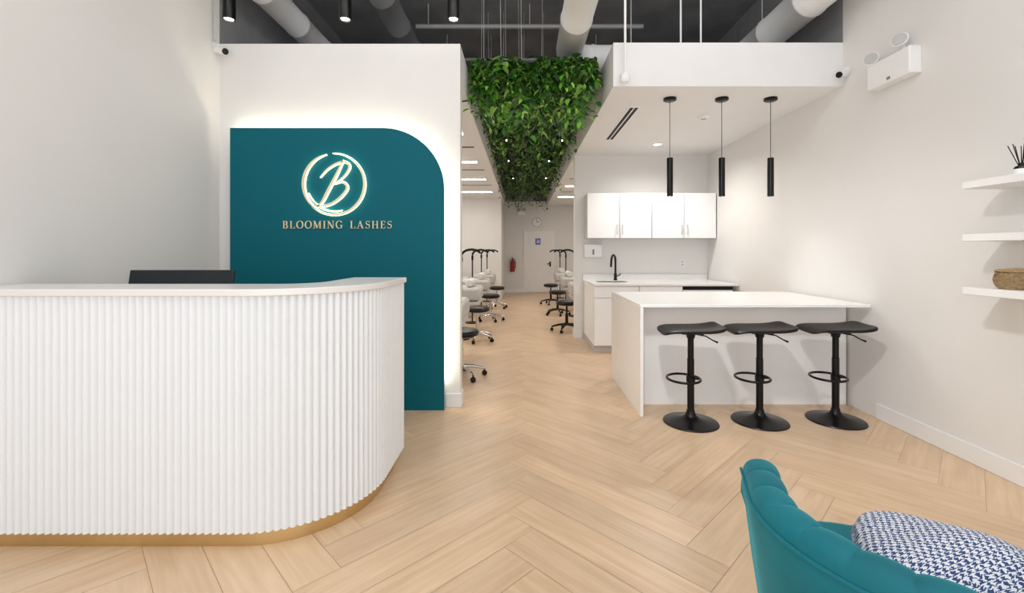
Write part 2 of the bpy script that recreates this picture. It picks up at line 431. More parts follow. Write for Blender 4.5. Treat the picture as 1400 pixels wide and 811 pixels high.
# emblem
em = thing('logo_emblem', 'round gold script emblem with a white glow on the teal panel', 'emblem', (letterX(457), PYF, letterZ(252)))
def e(px, py): return ((px-458.5)*PXM, -(py-252)*PXM)
def smooth_path(pts, n=8):
    out = []; P = [pts[0]]+pts+[pts[-1]]
    for i in range(1, len(P)-2):
        for k in range(n):
            t = k/n; p0,p1,p2,p3 = P[i-1],P[i],P[i+1],P[i+2]
            out.append(tuple(.5*((2*p1[j])+(-p0[j]+p2[j])*t+(2*p0[j]-5*p1[j]+4*p2[j]-p3[j])*t*t+(-p0[j]+3*p1[j]-3*p2[j]+p3[j])*t**3) for j in (0,1)))
    out.append(pts[-1]); return out
def taper(n, w, lo=.12): return [w*(lo+(1-lo)*math.sin(PI*min(1,max(0,i/(n-1))))**.8) for i in range(n)]
R_ = 42*PXM
strokes = [arc(0,0,R_,R_,-140,92,50), arc(0,0,R_*.98,R_*.99,104,240,34), arc(.006,.004,R_*.9,R_*.9,200,286,26),
   smooth_path([e(472,219),e(464,236),e(452,259),e(443,276),e(435,285)]),
   smooth_path([e(440,243),e(450,232),e(463,224),e(475,222),e(480,229),e(473,241),e(459,252)]),
   smooth_path([e(459,252),e(471,249),e(477,257),e(469,269),e(455,279),e(441,282),e(431,277)])]
ws = [2.8, 3.4, 1.6, 3.1, 2.4, 2.8]
g1 = MB(); g2 = MB(); g3 = MB(); g4 = MB()
for i, (p, w) in enumerate(zip(strokes, ws)):
    tw = taper(len(p), w*PXM)
    (g1 if i < 3 else g3).ribbon(p, tw, -.034, -.024)
    (g2 if i < 3 else g4).ribbon(p, [q+1.0*PXM for q in tw], -.023, -.004)
g1.build('ring', M['gold'], em); g2.build('ring_glow', M['glow'], em)
g3.build('script_letter', M['gold'], em); g4.build('letter_glow', M['glow'], em)
for px_, py_ in ((416.5,252),(500.5,252),(458.5,293.5),(456,252)):
    q = e(px_, py_); MB().tube([(q[0],-.02,q[1]),(q[0],0,q[1])], .003, 6).build('standoff', M['gold'], em)

# ---------------------------------------------------------------- kitchen island
isl = thing('kitchen_island', 'white island counter with waterfall end panel behind the three bar stools', 'island', (0,0,0))
IX0, IX1, IY0, IY1 = .967, 2.84, 3.69, 4.87
MB().box(IX0, IX1, IY0, IY1, .888, .912).build('worktop', M['stone'], isl, bevel=.003)
MB().box(IX0, IX0+.025, IY0, IY1, 0, .888).build('end_panel', M['stone'], isl, bevel=.002)
MB().box(IX0+.025, IX1+.012, 3.985, 4.005, 0, .888).build('front_panel', M['cab'], isl)
MB().box(IX0+.025, IX1, 4.005, 4.80, .1, .888).build('cabinet_body', M['cab'], isl)
MB().box(IX0+.025, IX1, 4.005, 4.72, 0, .1).build('toe_kick', M['cab'], isl)

# bar stools
def bar_stool(label, loc, rz):
    s = thing('bar_stool', label, 'bar stool', loc, rz, 'black bar stools at the island')
    MB().lathe([(.001,0),(.207,0),(.21,.005),(.206,.011),(.16,.02),(.11,.03),(.07,.042),(.045,.058),(.033,.08),(.03,.1),(.001,.1)], 40).build('base', M['black'], s)
    MB().lathe([(.001,.095),(.0265,.095),(.0265,.5),(.0235,.503),(.0235,.69),(.001,.69)], 20).build('column', M['black'], s)
    m = MB(); pts = [(-.055+.125*math.cos(2*PI*i/32), .14*math.sin(2*PI*i/32), .345) for i in range(32)]
    m.tube(pts, .0095, 10, closed=True); m.tube([(.0,0,.345),(.07,0,.345)], .009, 8)
    m.lathe([(.0268,.32),(.034,.32),(.034,.37),(.0268,.37)], 20)
    m.build('foot_ring', M['black'], s)
    m = MB(); m.box(-.08,.08,-.07,.07,.702,.72); m.lathe([(.001,.66),(.03,.665),(.038,.704),(.001,.704)],20); m.build('seat_plate', M['black'], s)
    m = MB(); m.tube([(.03,-.03,.70),(.1,-.05,.69),(.15,-.06,.66),(.185,-.065,.645)], [.005,.005,.005,.008], 8); m.build('lever', M['black'], s)
    prof = [(-.242,-.026),(-.205,-.008),(-.16,.001),(-.08,.004),(0,.005),(.08,.008),(.14,.014),(.19,.025),(.232,.036)]
    secs = []
    for i, (x, z) in enumerate(prof):
        f = 1 if 1 <= i <= 7 else .86
        th = .021 + .016*(i/8)
        w = .19*f; sec = []
        for y, dz in ((-w,-.004),(-w*.9,.0),(-.09,-.002),(0,-.003),(.09,-.002),(w*.9,.0),(w,-.004)): sec.append((x, y, .745+z+dz))
        for y in (w,w*.9,.09,0,-.09,-w*.9,-w): sec.append((x, y, .745+z-th*(1 if abs(y) < w*.95 else .6)))
        secs.append(sec)
    MB().loft(secs).build('seat', M['blackleather'], s, sub=2)
    return s
s0 = bar_stool('black bar stool nearest the corridor, leftmost of the three at the island', (1.33, 3.565, 0), math.radians(-6))
dup(s0, (1.885, 3.59, 0), math.radians(-6), 'black bar stool in the middle of the three at the island')
dup(s0, (2.50, 3.61, 0), math.radians(-8), 'black bar stool nearest the right wall, rightmost of the three')

# ---------------------------------------------------------------- kitchenette
def handle(parent, x, y, z0, z1):
    m = MB()
    m.tube([(x,y,z0),(x,y,z1)], .004, 8); m.tube([(x,y,z0+.02),(x,y+.03,z0+.02)], .0035, 6); m.tube([(x,y,z1-.02),(x,y+.03,z1-.02)], .0035, 6)
    m.build('handle', M['steel'], parent)
def upper_cab(x0, w, label):
    c = thing('wall_cabinet', label, 'cabinet', (x0, 6.65, 1.535), 0, 'white wall cabinets over the kitchen counter')
    MB().box(.002, w-.002, .02, .349, 0, .665).build('body', M['bedbase'], c)
    for k in (0, 1):
        d = MB().box(.002+k*w/2+.003, (k+1)*w/2-.005, 0, .019, .002, .663).build('door', M['cab'], c, bevel=.002)
        handle(d, w/2-.04 if k == 0 else w/2+.04, -.03, .05, .2)
upper_cab(.965, .945, 'white two-door wall cabinet on the left, above the black faucet')
upper_cab(1.912, .945, 'white two-door wall cabinet on the right, beside the right wall')
def base_cab(x0, w, label):
    c = thing('base_cabinet', label, 'cabinet', (x0, 6.0, 0), 0, 'white base cabinets under the kitchen counter')
    MB().box(.002, w-.002, .02, .98, .09, .884 if x0 > 1.2 else .70).build('body', M['cab'], c)
    if x0 < 1.2: MB().box(.002, .02, .02, .98, .70, .884).build('side_panel', M['cab'], c)
    MB().box(.002, w-.002, .05, .98, 0, .09).build('toe_kick', M['bedbase'], c)
    d = MB().box(.003, w-.003, 0, .019, .095, .72).build('door', M['cab'], c, bevel=.002); handle(d, w-.05, -.03, .52, .68)
    d = MB().box(.003, w-.003, 0, .019, .725, .88).build('drawer', M['cab'], c, bevel=.002)
base_cab(.962, .595, 'white base cabinet at the left end of the counter under the sink')
base_cab(1.559, .574, 'white base cabinet between the sink cabinet and the dishwasher')
dw = thing('dishwasher', 'white dishwasher with black control strip under the counter by the right wall', 'dishwasher', (2.135, 6.0, 0))
MB().box(.003,.66,.02,.98,.06,.88).build('body', M['cab'], dw); MB().box(.003,.66,0,.019,.1,.83).build('door', M['cab'], dw, bevel=.003)
MB().box(.003,.66,-.004,.019,.832,.878).build('control_strip', M['black'], dw, bevel=.003); MB().box(.02,.64,.05,.8,0,.06).build('foot', M['black'], dw)
wt = MB()
for bx in ((.945,1.06,5.97,6.995),(1.5,2.855,5.97,6.995),(1.06,1.5,5.97,6.3),(1.06,1.5,6.65,6.995)): wt.box(*bx, .886, .912)
wt.box(.945,2.855,6.975,6.995,.912,.99)
tag(wt.build('kitchen_worktop', M['stone']), 'white stone worktop along the back kitchen wall', 'worktop')
sk = MB()
for bx in ((1.06,1.075,6.3,6.65,.74,.905),(1.485,1.5,6.3,6.65,.74,.905),(1.075,1.485,6.3,6.315,.74,.905),(1.075,1.485,6.635,6.65,.74,.905),(1.06,1.5,6.3,6.65,.725,.74)): sk.box(*bx)
tag(sk.build('sink', M['steel']), 'steel undermount sink set in the back worktop below the faucet', 'sink')
fc = thing('faucet', 'black gooseneck faucet standing at the kitchen sink', 'faucet', (1.40, 6.76, .912))
MB().lathe([(.001,0),(.03,0),(.03,.012),(.023,.02),(.023,.1),(.001,.1)], 20).build('body', M['black'], fc)
pts = [(0,0,.08),(0,0,.29)]+[(0+(-.045)*(1-math.cos(a)), -.075+.075*math.cos(a), .29+.085*math.sin(a)) for a in [PI*i/12 for i in range(1,13)]]+[(-.095,-.15,.2)]
MB().tube(pts, .0155, 12).build('spout', M['black'], fc)
MB().tube([(.015,0,.06),(.05,-.01,.07),(.075,-.02,.1)], .008, 8).build('lever', M['black'], fc)
tb = thing('towel_dispenser', 'small white dispenser box on the kitchen wall above the left counter end', 'dispenser', (.955, 6.88, 1.25))
MB().box(0,.27,0,.122,0,.2).build('box_body', M['white'], tb, bevel=.012); MB().box(.12,.15,-.003,.0,.04,.12).build('label_mark', M['ductdark'], tb)
ol = thing('wall_outlet', 'white double outlet on the kitchen splashback under the right wall cabinet', 'outlet', (2.48, 6.995, 1.1))
MB().box(-.037,.037,-.008,.004,0,.118).build('cover_plate', M['white'], ol, bevel=.003)
m = MB(); m.box(-.017,.017,-.011,-.007,.02,.052); m.box(-.017,.017,-.011,-.007,.066,.098); m.build('socket', M['bedbase'], ol)

# ---------------------------------------------------------------- pendants over island
def pendant(label, x):
    p = thing('pendant_lamp', label, 'pendant lamp', (x, 4.37, SL), 0, 'black tube pendants over the island')
    MB().lathe([(.001,0),(.06,0),(.062,-.02),(.05,-.028),(.001,-.028)], 24).build('canopy', M['black'], p)
    MB().tube([(0,0,-.02),(0,0,-.58)], .003, 6).build('cord', M['black'], p)
    MB().lathe([(.001,-.575),(.027,-.575),(.029,-.58),(.029,-.945),(.024,-.945),(.024,-.935),(.001,-.935)], 24).build('shade', M['black'], p)
    MB().lathe([(.001,-.936),(.0235,-.936),(.0235,-.94),(.001,-.94)], 20).build('diffuser', M['lens'], p)
    return p
p0 = pendant('black tube pendant lamp nearest the corridor, leftmost of three', 1.43)
dup(p0, (1.93, 4.37, SL), 0, 'black tube pendant lamp in the middle of three over the island')
dup(p0, (2.40, 4.37, SL), 0, 'black tube pendant lamp nearest the right wall, rightmost of three')
# ceiling bits over kitchen
av = thing('air_vent', 'black linear slot vent in the white ceiling above the island', 'vent', (1.155, 5.3, SL))
MB().box(-.055,.055,-.68,.68,-.006,0).build('frame', M['white'], av)
m = MB(); m.box(-.042,-.008,-.66,.66,-.008,-.005); m.box(.008,.042,-.66,.66,-.008,-.005); m.build('slot', M['slot'], av)
def downlight(label, loc):
    d = thing('downlight', label, 'downlight', loc)
    MB().lathe([(.052,0),(.072,0),(.07,-.008),(.052,-.008)], 24, ring=True).build('trim_ring', M['white'], d)
    MB().lathe([(.001,-.001),(.052,-.001),(.052,-.006),(.001,-.006)], 24).build('lens', M['lens'], d)
    return d
downlight('round lit downlight in the ceiling over the kitchen wall cabinets', (1.87, 6.24, SL))
sd = thing('smoke_detector', 'small white round detector on the ceiling between pendants and kitchen', 'detector', (1.99, 4.95, SL))
MB().lathe([(.001,0),(.055,0),(.055,-.018),(.035,-.03),(.001,-.03)], 24).build('housing', M['white'], sd)
MB().lathe([(.02,-.029),(.024,-.029),(.024,-.034),(.02,-.034)], 16, ring=True).build('sensor', M['ductdark'], sd)

# ---------------------------------------------------------------- wall mounted items
def shelf(z, label):
    s = MB().box(2.60, XR, 1.45, 2.676, z-.042, z).build('floating_shelf', M['white'], bevel=.003)
    tag(s, label, 'shelf', 'white floating shelves on the right wall')
shelf(1.755, 'top white floating shelf on the right wall, holding the reed diffuser')
shelf(1.447, 'middle white floating shelf on the right wall, empty')
shelf(1.137, 'bottom white floating shelf on the right wall, under the basket')
bk = thing('wicker_basket', 'small round woven basket on the bottom floating shelf', 'basket', (2.735, 2.5, 1.137))
secs_ = []
for i, (r, z) in enumerate([(.07,.0),(.08,.011),(.087,.022),(.091,.033),(.093,.044),(.0935,.055),(.092,.066),(.089,.077),(.085,.088),(.083,.098)]):
    secs_.append([((r+.0035*math.cos(PI*(k+i)))*math.cos(2*PI*k/40), (r+.0035*math.cos(PI*(k+i)))*math.sin(2*PI*k/40), z) for k in range(40)])
MB().loft(secs_).build('bowl', M['wicker'], bk)
MB().lathe([(.001,.118),(.03,.116),(.07,.110),(.09,.104),(.09,.097),(.001,.097)], 32).build('lid', M['wicker'], bk)
rd = thing('reed_diffuser', 'reed diffuser with black sticks on the top floating shelf', 'diffuser', (2.73, 2.475, 1.755))
MB().lathe([(.001,0),(.032,0),(.032,.05),(.026,.058),(.014,.062),(.014,.075),(.001,.075)], 20).build('bottle', M['glass_dark'], rd)
MB().lathe([(.0322,.008),(.033,.008),(.033,.042),(.0322,.042)], 20, ring=True).build('bottle_label', M['white'], rd)
for dx, dy in ((-.06,-.01),(-.045,.03),(-.03,-.04),(-.015,.02),(.02,0),(.03,.03)):
    MB().tube([(0,0,.03),(dx,dy,.17+abs(dx)*.1)], .0022, 5).build('reed', M['black'], rd)
eml = thing('emergency_light', 'white emergency light unit with two round heads high on the right wall', 'emergency light', (XR, 3.45, 2.63))
MB().box(-.09,.002,-.2,.2,0,.2).build('battery_box', M['white'], eml, bevel=.01)
m = MB(); m.box(-.094,-.088,-.03,.0,.02,.04); m.build('indicator', M['ductdark'], eml)
for y, z in ((-.1,.27),(.17,.24)):
    h = MB().lathe([(.001,-.03),(.03,-.03),(.05,.0),(.055,.025),(.001,.03)], 24).build('lamp_head', M['white'], eml, loc=(-.07,y,z), rot=(0,math.radians(-75),math.radians(35)))
    MB().lathe([(.001,.031),(.047,.028),(.047,.033),(.001,.036)], 24).build('lens', M['bedbase'], h)
    MB().tube([(-.05,y,.19),(-.05,y,z-.02)], .012, 8).build('bracket', M['white'], eml)
def seccam(label, loc, rz):
    c = thing('security_camera', label, 'security camera', loc, rz)
    MB().box(-.03,.03,-.012,0,-.04,.04).build('mount', M['white'], c, bevel=.008)
    MB().tube([(0,-.01,0),(0,-.05,0),(0,-.06,-.02)], .01, 8).build('arm', M['white'], c)
    MB().tube([(0,-.03,-.02),(0,-.12,-.05)], .03, 16).build('housing', M['white'], c)
    MB().tube([(0,-.119,-.0495),(0,-.128,-.0525)], .026, 16).build('lens', M['glass_dark'], c)
seccam('small white security camera high on the left wall beside the partition', (XL, 3.86, 3.08), math.radians(70))
seccam('small white security camera high on the right wall under the soffit corner', (XR, 3.99, 2.93), math.radians(-65))
cdt = MB().tube([(XL+.02,3.83,3.12),(XL+.03,3.82,3.5),(XL+.015,3.8,ZC)], .007, 6).build('camera_cable', M['wire'])
tag(cdt, 'thin grey cable running up from the camera on the left wall', 'cable')

# ---------------------------------------------------------------- armchair + cushion
ac = thing('armchair', 'teal velvet channel-tufted barrel armchair in the near right corner', 'armchair', (.975, 1.10, 0), math.radians(-20))
AX, AY, AF = .36, .37, .19
def uplan(t):   # t 0..1
    la = AF; lb = PI*(AX+AY)/2; tot = 2*la+lb; s = t*tot
    if s < la: return (-AX, AF-s), (-1, 0)
    if s > la+lb: return (AX, s-la-lb), (1, 0)
    a = (s-la)/lb*PI
    p = (-AX*math.cos(a), -AY*math.sin(a)); n = Vector((-math.cos(a)/AX, -math.sin(a)/AY)).normalized()
    return p, (n.x, n.y)
NCH = 15; NS = NCH*16
def rim_z(u): return .742 - .018*(max(0, (u-.25)/.75))**1.3
secs = []
for i in range(NS+1):
    t = i/NS; (px_, py_), (nx, ny) = uplan(t)
    u = abs(2*t-1)
    zt = rim_z(u)
    en = max(0, (u-.95)/.05); zt -= .045*(1-math.sqrt(max(0, 1-en*en)))
    puff = abs(math.sin(PI*t*NCH))**.45
    th = .086+.010*puff; top = .039+.007*puff
    if en > 0: th *= .6+.4*math.sqrt(max(0,1-en*en))
    sec = []
    def q(off, z): sec.append((px_-nx*off, py_-ny*off, z))
    flare = .022
    q(.03, .27); q(.008, .42); q(-flare*.4, .56); q(-flare, zt-.075); q(-flare+.004, zt-.045)
    for k in range(11):
        a = PI*k/10; c = th/2
        q(-flare+.004+c-c*math.cos(a), zt-.045+top*math.sin(a)**.8)
    q(-flare+th, zt-.1); q(th-.01+.014*puff, .56); q(th+.012*puff, .40); q(th, .27)
    secs.append(sec)
MB().loft(secs).build('shell_back', M['velvet'], ac)
w = []
for i in range(0, NS+1, 2):
    (px_, py_), (nx, ny) = uplan(i/NS); zt = rim_z(abs(2*i/NS-1))
    w.append((px_+nx*.021, py_+ny*.021, zt-.05))
MB().tube(w, .0045, 8).build('piping', M['velvet'], ac)
poly = []
for i in range(0, 41):
    (px_, py_), (nx, ny) = uplan(i/40); poly.append((px_-nx*.07, py_-ny*.07))
poly += [(.27,.30),(.22,.36),(.1,.385),(0,.39),(-.1,.385),(-.22,.36),(-.27,.30)]
MB().prismXY(poly, .33, .47).build('seat_cushion', M['velvet'], ac, bevel=.035)
MB().prismXY([(x*.96, y*.96) for x, y in poly], .26, .33).build('seat_base', M['velvet'], ac)
for lx, ly in ((-.24,-.24),(.24,-.24),(-.22,.24),(.22,.24)):
    MB().tube([(lx,ly,.27),(lx*1.18,ly*1.18,0)], [.02,.011], 12).build('leg', M['brass'], ac)
# cushion
def cushion(sx, sy, sz, n=32):
    mb = MB(); vs = []; fs = []
    def h(u, v): return sz*((1-abs(u)**2.4)*(1-abs(v)**2.4))**.5
    for side in (1, -1):
        for i in range(n+1):
            for j in range(n+1):
                u, v = -1+2*i/n, -1+2*j/n
                k2 = (1-.17*v*v*u*u); k = (1-.17*u*u*v*v)
                z = h(u, v)
                vs.append((u*sx*k2, v*sy*k, side*z + .006*math.sin(3*u+1)*math.cos(2.5*v)*(1-u*u)*(1-v*v)*4*(side>0)))
        o = 0 if side == 1 else (n+1)**2
        for i in range(n):
            for j in range(n): fs.append((o+i*(n+1)+j, o+(i+1)*(n+1)+j, o+(i+1)*(n+1)+j+1, o+i*(n+1)+j+1))
    mb.add(vs, fs); return mb
cu = cushion(.232, .222, .088).build('throw_pillow', M['hound'])
bm = bmesh.new(); bm.from_mesh(cu.data); bmesh.ops.remove_doubles(bm, verts=bm.verts, dist=.0008); bmesh.ops.recalc_face_normals(bm, faces=bm.faces); bm.to_mesh(cu.data); bm.free()
cu.location = (1.08, 1.09, .555); cu.rotation_euler = (math.radians(-6), math.radians(5), math.radians(-32))
tag(cu, 'navy and white houndstooth throw pillow lying on the teal armchair', 'pillow')

# ---------------------------------------------------------------- overhead services
def duct(name, label, pts, r, mm, hang):
    d = thing(name, label, 'duct', (pts[0][0], pts[0][1], pts[0][2]))
    P0 = Vector(pts[0]); fine = []; rs = []
    for i in range(len(pts)-1):
        a, b = Vector(pts[i]), Vector(pts[i+1]); n = max(1, int((b-a).length/.6))
        for k in range(n):
            p = a.lerp(b, k/n); u = (b-a).normalized()
            if (b-a).length > .5:
                for dx, rr in ((0, r),(.012, r*1.05),(.035, r*1.05),(.047, r)): fine.append(p+u*dx-P0); rs.append(rr)
            else: fine.append(p-P0); rs.append(r)
    fine.append(Vector(pts[-1])-P0); rs.append(r)
    MB().tube(fine, rs, 28).build('duct_body', mm, d)
    for h in hang:
        hh = Vector(h)-P0; m = MB(); m.tube([(hh.x,hh.y,hh.z+r),(hh.x,hh.y,ZC-P0.z)], .006, 6); m.build('hanger', M['wire'], d)
el = [(.50+.25*(1-math.cos(a)), 4.72+.25*math.sin(a), 3.455) for a in [PI/2*i/8 for i in range(9)]]
duct('air_duct', 'white round duct that turns right above the hanging greenery', [(.50,.9,3.455)]+el+[(1.3,4.97,3.455)], .14, M['duct'], [(.50,2.6,3.455),(.50,4.4,3.455),(1.2,4.97,3.455)])
duct('air_duct', 'white round duct running back above the teal panel partition', [(-2.33,.9,3.7),(-2.33,11,3.7)], .125, M['duct'], [(-2.33,4.6,3.7),(-2.33,2.5,3.7),(-2.33,7,3.7)])
duct('air_duct', 'white round duct running back above the pendant lamps near the right wall', [(2.6,.9,3.62),(2.6,11,3.62)], .16, M['duct'], [(2.6,4.9,3.62),(2.6,2.5,3.62),(2.6,7,3.62)])
duct('air_duct', 'dark grey duct running back between white duct and greenery', [(-1.42,.9,3.95),(-1.42,12,3.95)], .13, M['ductdark'], [(-1.42,4.8,3.95),(-1.42,8,3.95)])
def hpipe(label, y, z, x0, x1, r, mm):
    p = thing('ceiling_pipe', label, 'pipe', (x0, y, z))
    MB().tube([(0,0,0),(x1-x0,0,0)], r, 12).build('pipe_run', mm, p)
    for x in (.15, (x1-x0)/2, x1-x0-.15): MB().tube([(x,0,r),(x,0,ZC-z)], .005, 6).build('hanger', M['wire'], p)
hpipe('upper grey horizontal pipe crossing under the dark ceiling behind the greenery', 5.6, 4.12, -1.3, 1.5, .03, M['pipe'])
hpipe('lower thin grey horizontal pipe crossing above the hanging greenery', 6.4, 4.05, -1.2, 1.2, .022, M['pipe'])
spk = thing('sprinkler_drop', 'thin white sprinkler pipe hanging at the front corner of the kitchen soffit', 'sprinkler', (.905, 3.96, ZC))
MB().tube([(0,0,0),(0,0,-1.5)], .011, 8).build('pipe', M['white'], spk)
MB().lathe([(.001,-1.49),(.02,-1.49),(.045,-1.52),(.045,-1.56),(.03,-1.58),(.001,-1.58)], 20).build('sprinkler_head', M['white'], spk)
for i, (x, l) in enumerate(((1.51,'white support rod on the soffit, left of the pair by the right duct'),(1.7,'white support rod on the soffit, right of the pair by the right duct'))):
    tag(MB().tube([(x,4.3,SL+.08),(x,4.3,ZC)], .009, 8).build('support_rod', M['white']), l, 'rod', 'soffit support rods')
def ceil_spot(label, px, Y):
    s = thing('ceiling_spotlight', label, 'spotlight', ((px-CX)*Y/F, Y, ZC), 0, 'black pendant spotlights at the top of the photo')
    zb = CH+(CY-27)*Y/F-ZC
    MB().tube([(0,0,0),(0,0,zb+.2)], .006, 8).build('rod', M['black'], s)
    MB().lathe([(.001,zb+.22),(.04,zb+.215),(.045,zb+.2),(.045,zb),(.038,zb),(.038,zb+.02),(.001,zb+.02)], 24).build('housing', M['black'], s)
    MB().lathe([(.001,zb+.006),(.032,zb+.006),(.032,zb+.012),(.001,zb+.012)], 20).build('lens', M['lens'], s)
    li = bpy.data.lights.new('spot', 'SPOT'); li.energy = 6; li.spot_size = math.radians(50); li.spot_blend = .9; li.shadow_soft_size = .04; li.color = (1,.95,.88)
    lo = bpy.data.objects.new('spot_bulb', li); C.objects.link(lo); lo.location = (s.location.x, Y, ZC+zb-.01); lo.rotation_euler = (math.radians(-14), 0, 0)
ceil_spot('black hanging spotlight nearest the left wall above the security camera', 313, 3.4)
ceil_spot('black hanging spotlight above the teal panel, middle of three', 472, 3.4)
ceil_spot('black hanging spotlight beside the hanging greenery, rightmost of three', 620, 3.4)

# ---------------------------------------------------------------- hanging greenery
gr = thing('hanging_greenery', 'long canopy of green hanging plants between the two soffits over the corridor', 'plants', (0, 4.4, 3.22))
GX0, GX1, GY0, GY1 = -.5, .78, 0, 9.2
m = MB()
for x in (GX0+.05, (GX0+GX1)/2, GX1-.05): m.box(x-.012,x+.012,GY0+.08,GY1,0,.02)
y = .1
while y < GY1: m.box(GX0+.05,GX1-.05,y,y+.02,.0,.02); y += .5
m.build('support_frame', M['black'], gr)
pal = [(60,126,32),(96,162,44),(46,104,28),(132,188,66),(34,78,26),(76,140,46),(54,114,24),(152,198,84)]
vs = []; fs = []; cols = []
def leaf(p, d, L, w, col, roll):
    d = d.normalized(); s = d.cross(Vector((0,0,1)))
    if s.length < .05: s = Vector((1,0,0))
    s.normalize(); s = Matrix.Rotation(roll, 3, d) @ s; up = s.cross(d)
    o = len(vs)
    for a, b, c in ((0,0,0),(.28,-.42,.08),(.28,.42,.08),(.32,0,-.03),(.68,-.33,.05),(.68,.33,.05),(.7,0,-.05),(1,0,-.1)):
        vs.append(tuple(p + d*(a*L) + s*(b*w) + up*(c*L)))
    fs.extend([[o,o+3,o+1],[o,o+2,o+3],[o+1,o+3,o+6,o+4],[o+3,o+2,o+5,o+6],[o+4,o+6,o+7],[o+6,o+5,o+7]])
    cols.extend([col]*8)
def rcol(k=1):
    c = lin(random.choice(pal)); j = random.uniform(.5,1.3)*k; return (c[0]*j, c[1]*j, c[2]*j, 1)
def strand(x, y, length, n, size):
    px_, py_ = x, y; z = random.uniform(-.02,.03); tint = random.uniform(.5,1.35)*(1-.55*max(0,min(1,y/5)))  # random tone per strand, painted darker toward the back as shade
    for i in range(n):
        z -= length/n; px_ += random.uniform(-.025,.025); py_ += random.uniform(-.025,.025)
        a = random.uniform(0, 2*PI)
        d = Vector((math.cos(a), math.sin(a), random.uniform(-1.5,.15)))
        L = size*random.uniform(.45,1.5)
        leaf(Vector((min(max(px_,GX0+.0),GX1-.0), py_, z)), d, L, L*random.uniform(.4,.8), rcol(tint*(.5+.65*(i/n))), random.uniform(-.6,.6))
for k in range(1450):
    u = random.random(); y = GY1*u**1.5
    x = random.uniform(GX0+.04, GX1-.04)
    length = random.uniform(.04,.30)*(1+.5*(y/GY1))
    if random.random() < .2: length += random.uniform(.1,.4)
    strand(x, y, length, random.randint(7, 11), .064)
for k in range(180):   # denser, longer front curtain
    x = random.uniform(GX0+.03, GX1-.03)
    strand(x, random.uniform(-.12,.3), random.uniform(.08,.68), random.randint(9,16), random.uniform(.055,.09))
me = bpy.data.meshes.new('foliage'); me.from_pydata(vs, [], fs)
me.color_attributes.new('Col', 'FLOAT_COLOR', 'POINT'); me.color_attributes['Col'].data.foreach_set('color', [c for q in cols for c in q])
me.materials.append(M['leaf'])
fo = bpy.data.objects.new('foliage', me); C.objects.link(fo); fo.parent = gr; fo['kind'] = 'stuff'
for y in (.15, .95, 1.4, 2.0, 2.9, 4.0):
    for x in (-.42, -.2, .03, .28, .5, .7):
        if x > .25 and y < .6: continue      # the duct passes here
        xx = x+random.uniform(-.06,.06)
        MB().tube([(xx,y,.02),(xx+random.uniform(-.02,.02),y,ZC-3.22)], .0022, 5).build('suspension_wire', M['wire'], gr)
def grow_spot(label, x, y, z, rz, first=None):
    if first: return dup(first, (x, y, z), rz, label)
    s = thing('plant_spotlight', label, 'spotlight', (x, y, z), rz, 'small black spotlights under the greenery')
    MB().tube([(0,0,0),(0,0,.3)], .006, 6).build('stem', M['black'], s)
    h = MB().tube([(0,.03,.02),(0,-.09,-.03)], .03, 16).build('head', M['black'], s)
    MB().tube([(0,-.0895,-.03),(0,-.093,-.0312)], .011, 16).build('lens', M['lens'], h)
    return s
g0 = None
for side, xs in (('left', -.23), ('right', .5)):
    for i, y in enumerate((4.62, 5.3, 6.2, 7.6, 9.4)):
        lab = '%s small black spotlight from the front along the %s side of the greenery' % (ORD[i], side)
        o = grow_spot(lab, xs, y, 2.87, math.radians(random.uniform(-40,40)), g0)
        if g0 is None: g0 = o

# ---------------------------------------------------------------- treatment bays
def lightstrip(label, x0, x1, y):
    s = thing('ceiling_light', label, 'ceiling light', ((x0+x1)/2, y, SL), 0, 'linear ceiling lights in the treatment bays')
    h = (x1-x0)/2
    MB().box(-h,h,-.06,.06,-.02,0).build('frame', M['white'], s)
    MB().box(-h+.01,h-.01,-.05,.05,-.024,-.019).build('diffuser', M['panel_light'], s)
for i, y in enumerate((5.6, 7.4, 9.2, 11.2)):
    lightstrip('%s linear light from the front in the left bay ceiling' % ORD[i], -2.2, -.72, y)
for i, y in enumerate((8.4, 10.2, 12.2)):
    lightstrip('%s linear light from the front in the right bay ceiling' % ORD[i], .98, 2.4, y)
def bayvent(label, x, y):
    s = thing('slot_vent', label, 'vent', (x, y, SL), 0, 'black slot vents in the bay ceilings')
    MB().box(-.5,.5,-.05,.05,-.006,0).build('frame', M['white'], s); m = MB(); m.box(-.48,.48,-.036,-.008,-.008,-.005); m.box(-.48,.48,.008,.036,-.008,-.005); m.build('slot', M['slot'], s)
for i, y in enumerate((6.4, 8.2, 10.1)): bayvent('%s slot vent from the front in the left bay ceiling' % ORD[i], -1.15, y)
for i, y in enumerate((9.2, 11.2)): bayvent('%s slot vent from the front in the right bay ceiling' % ORD[i], 1.45, y)

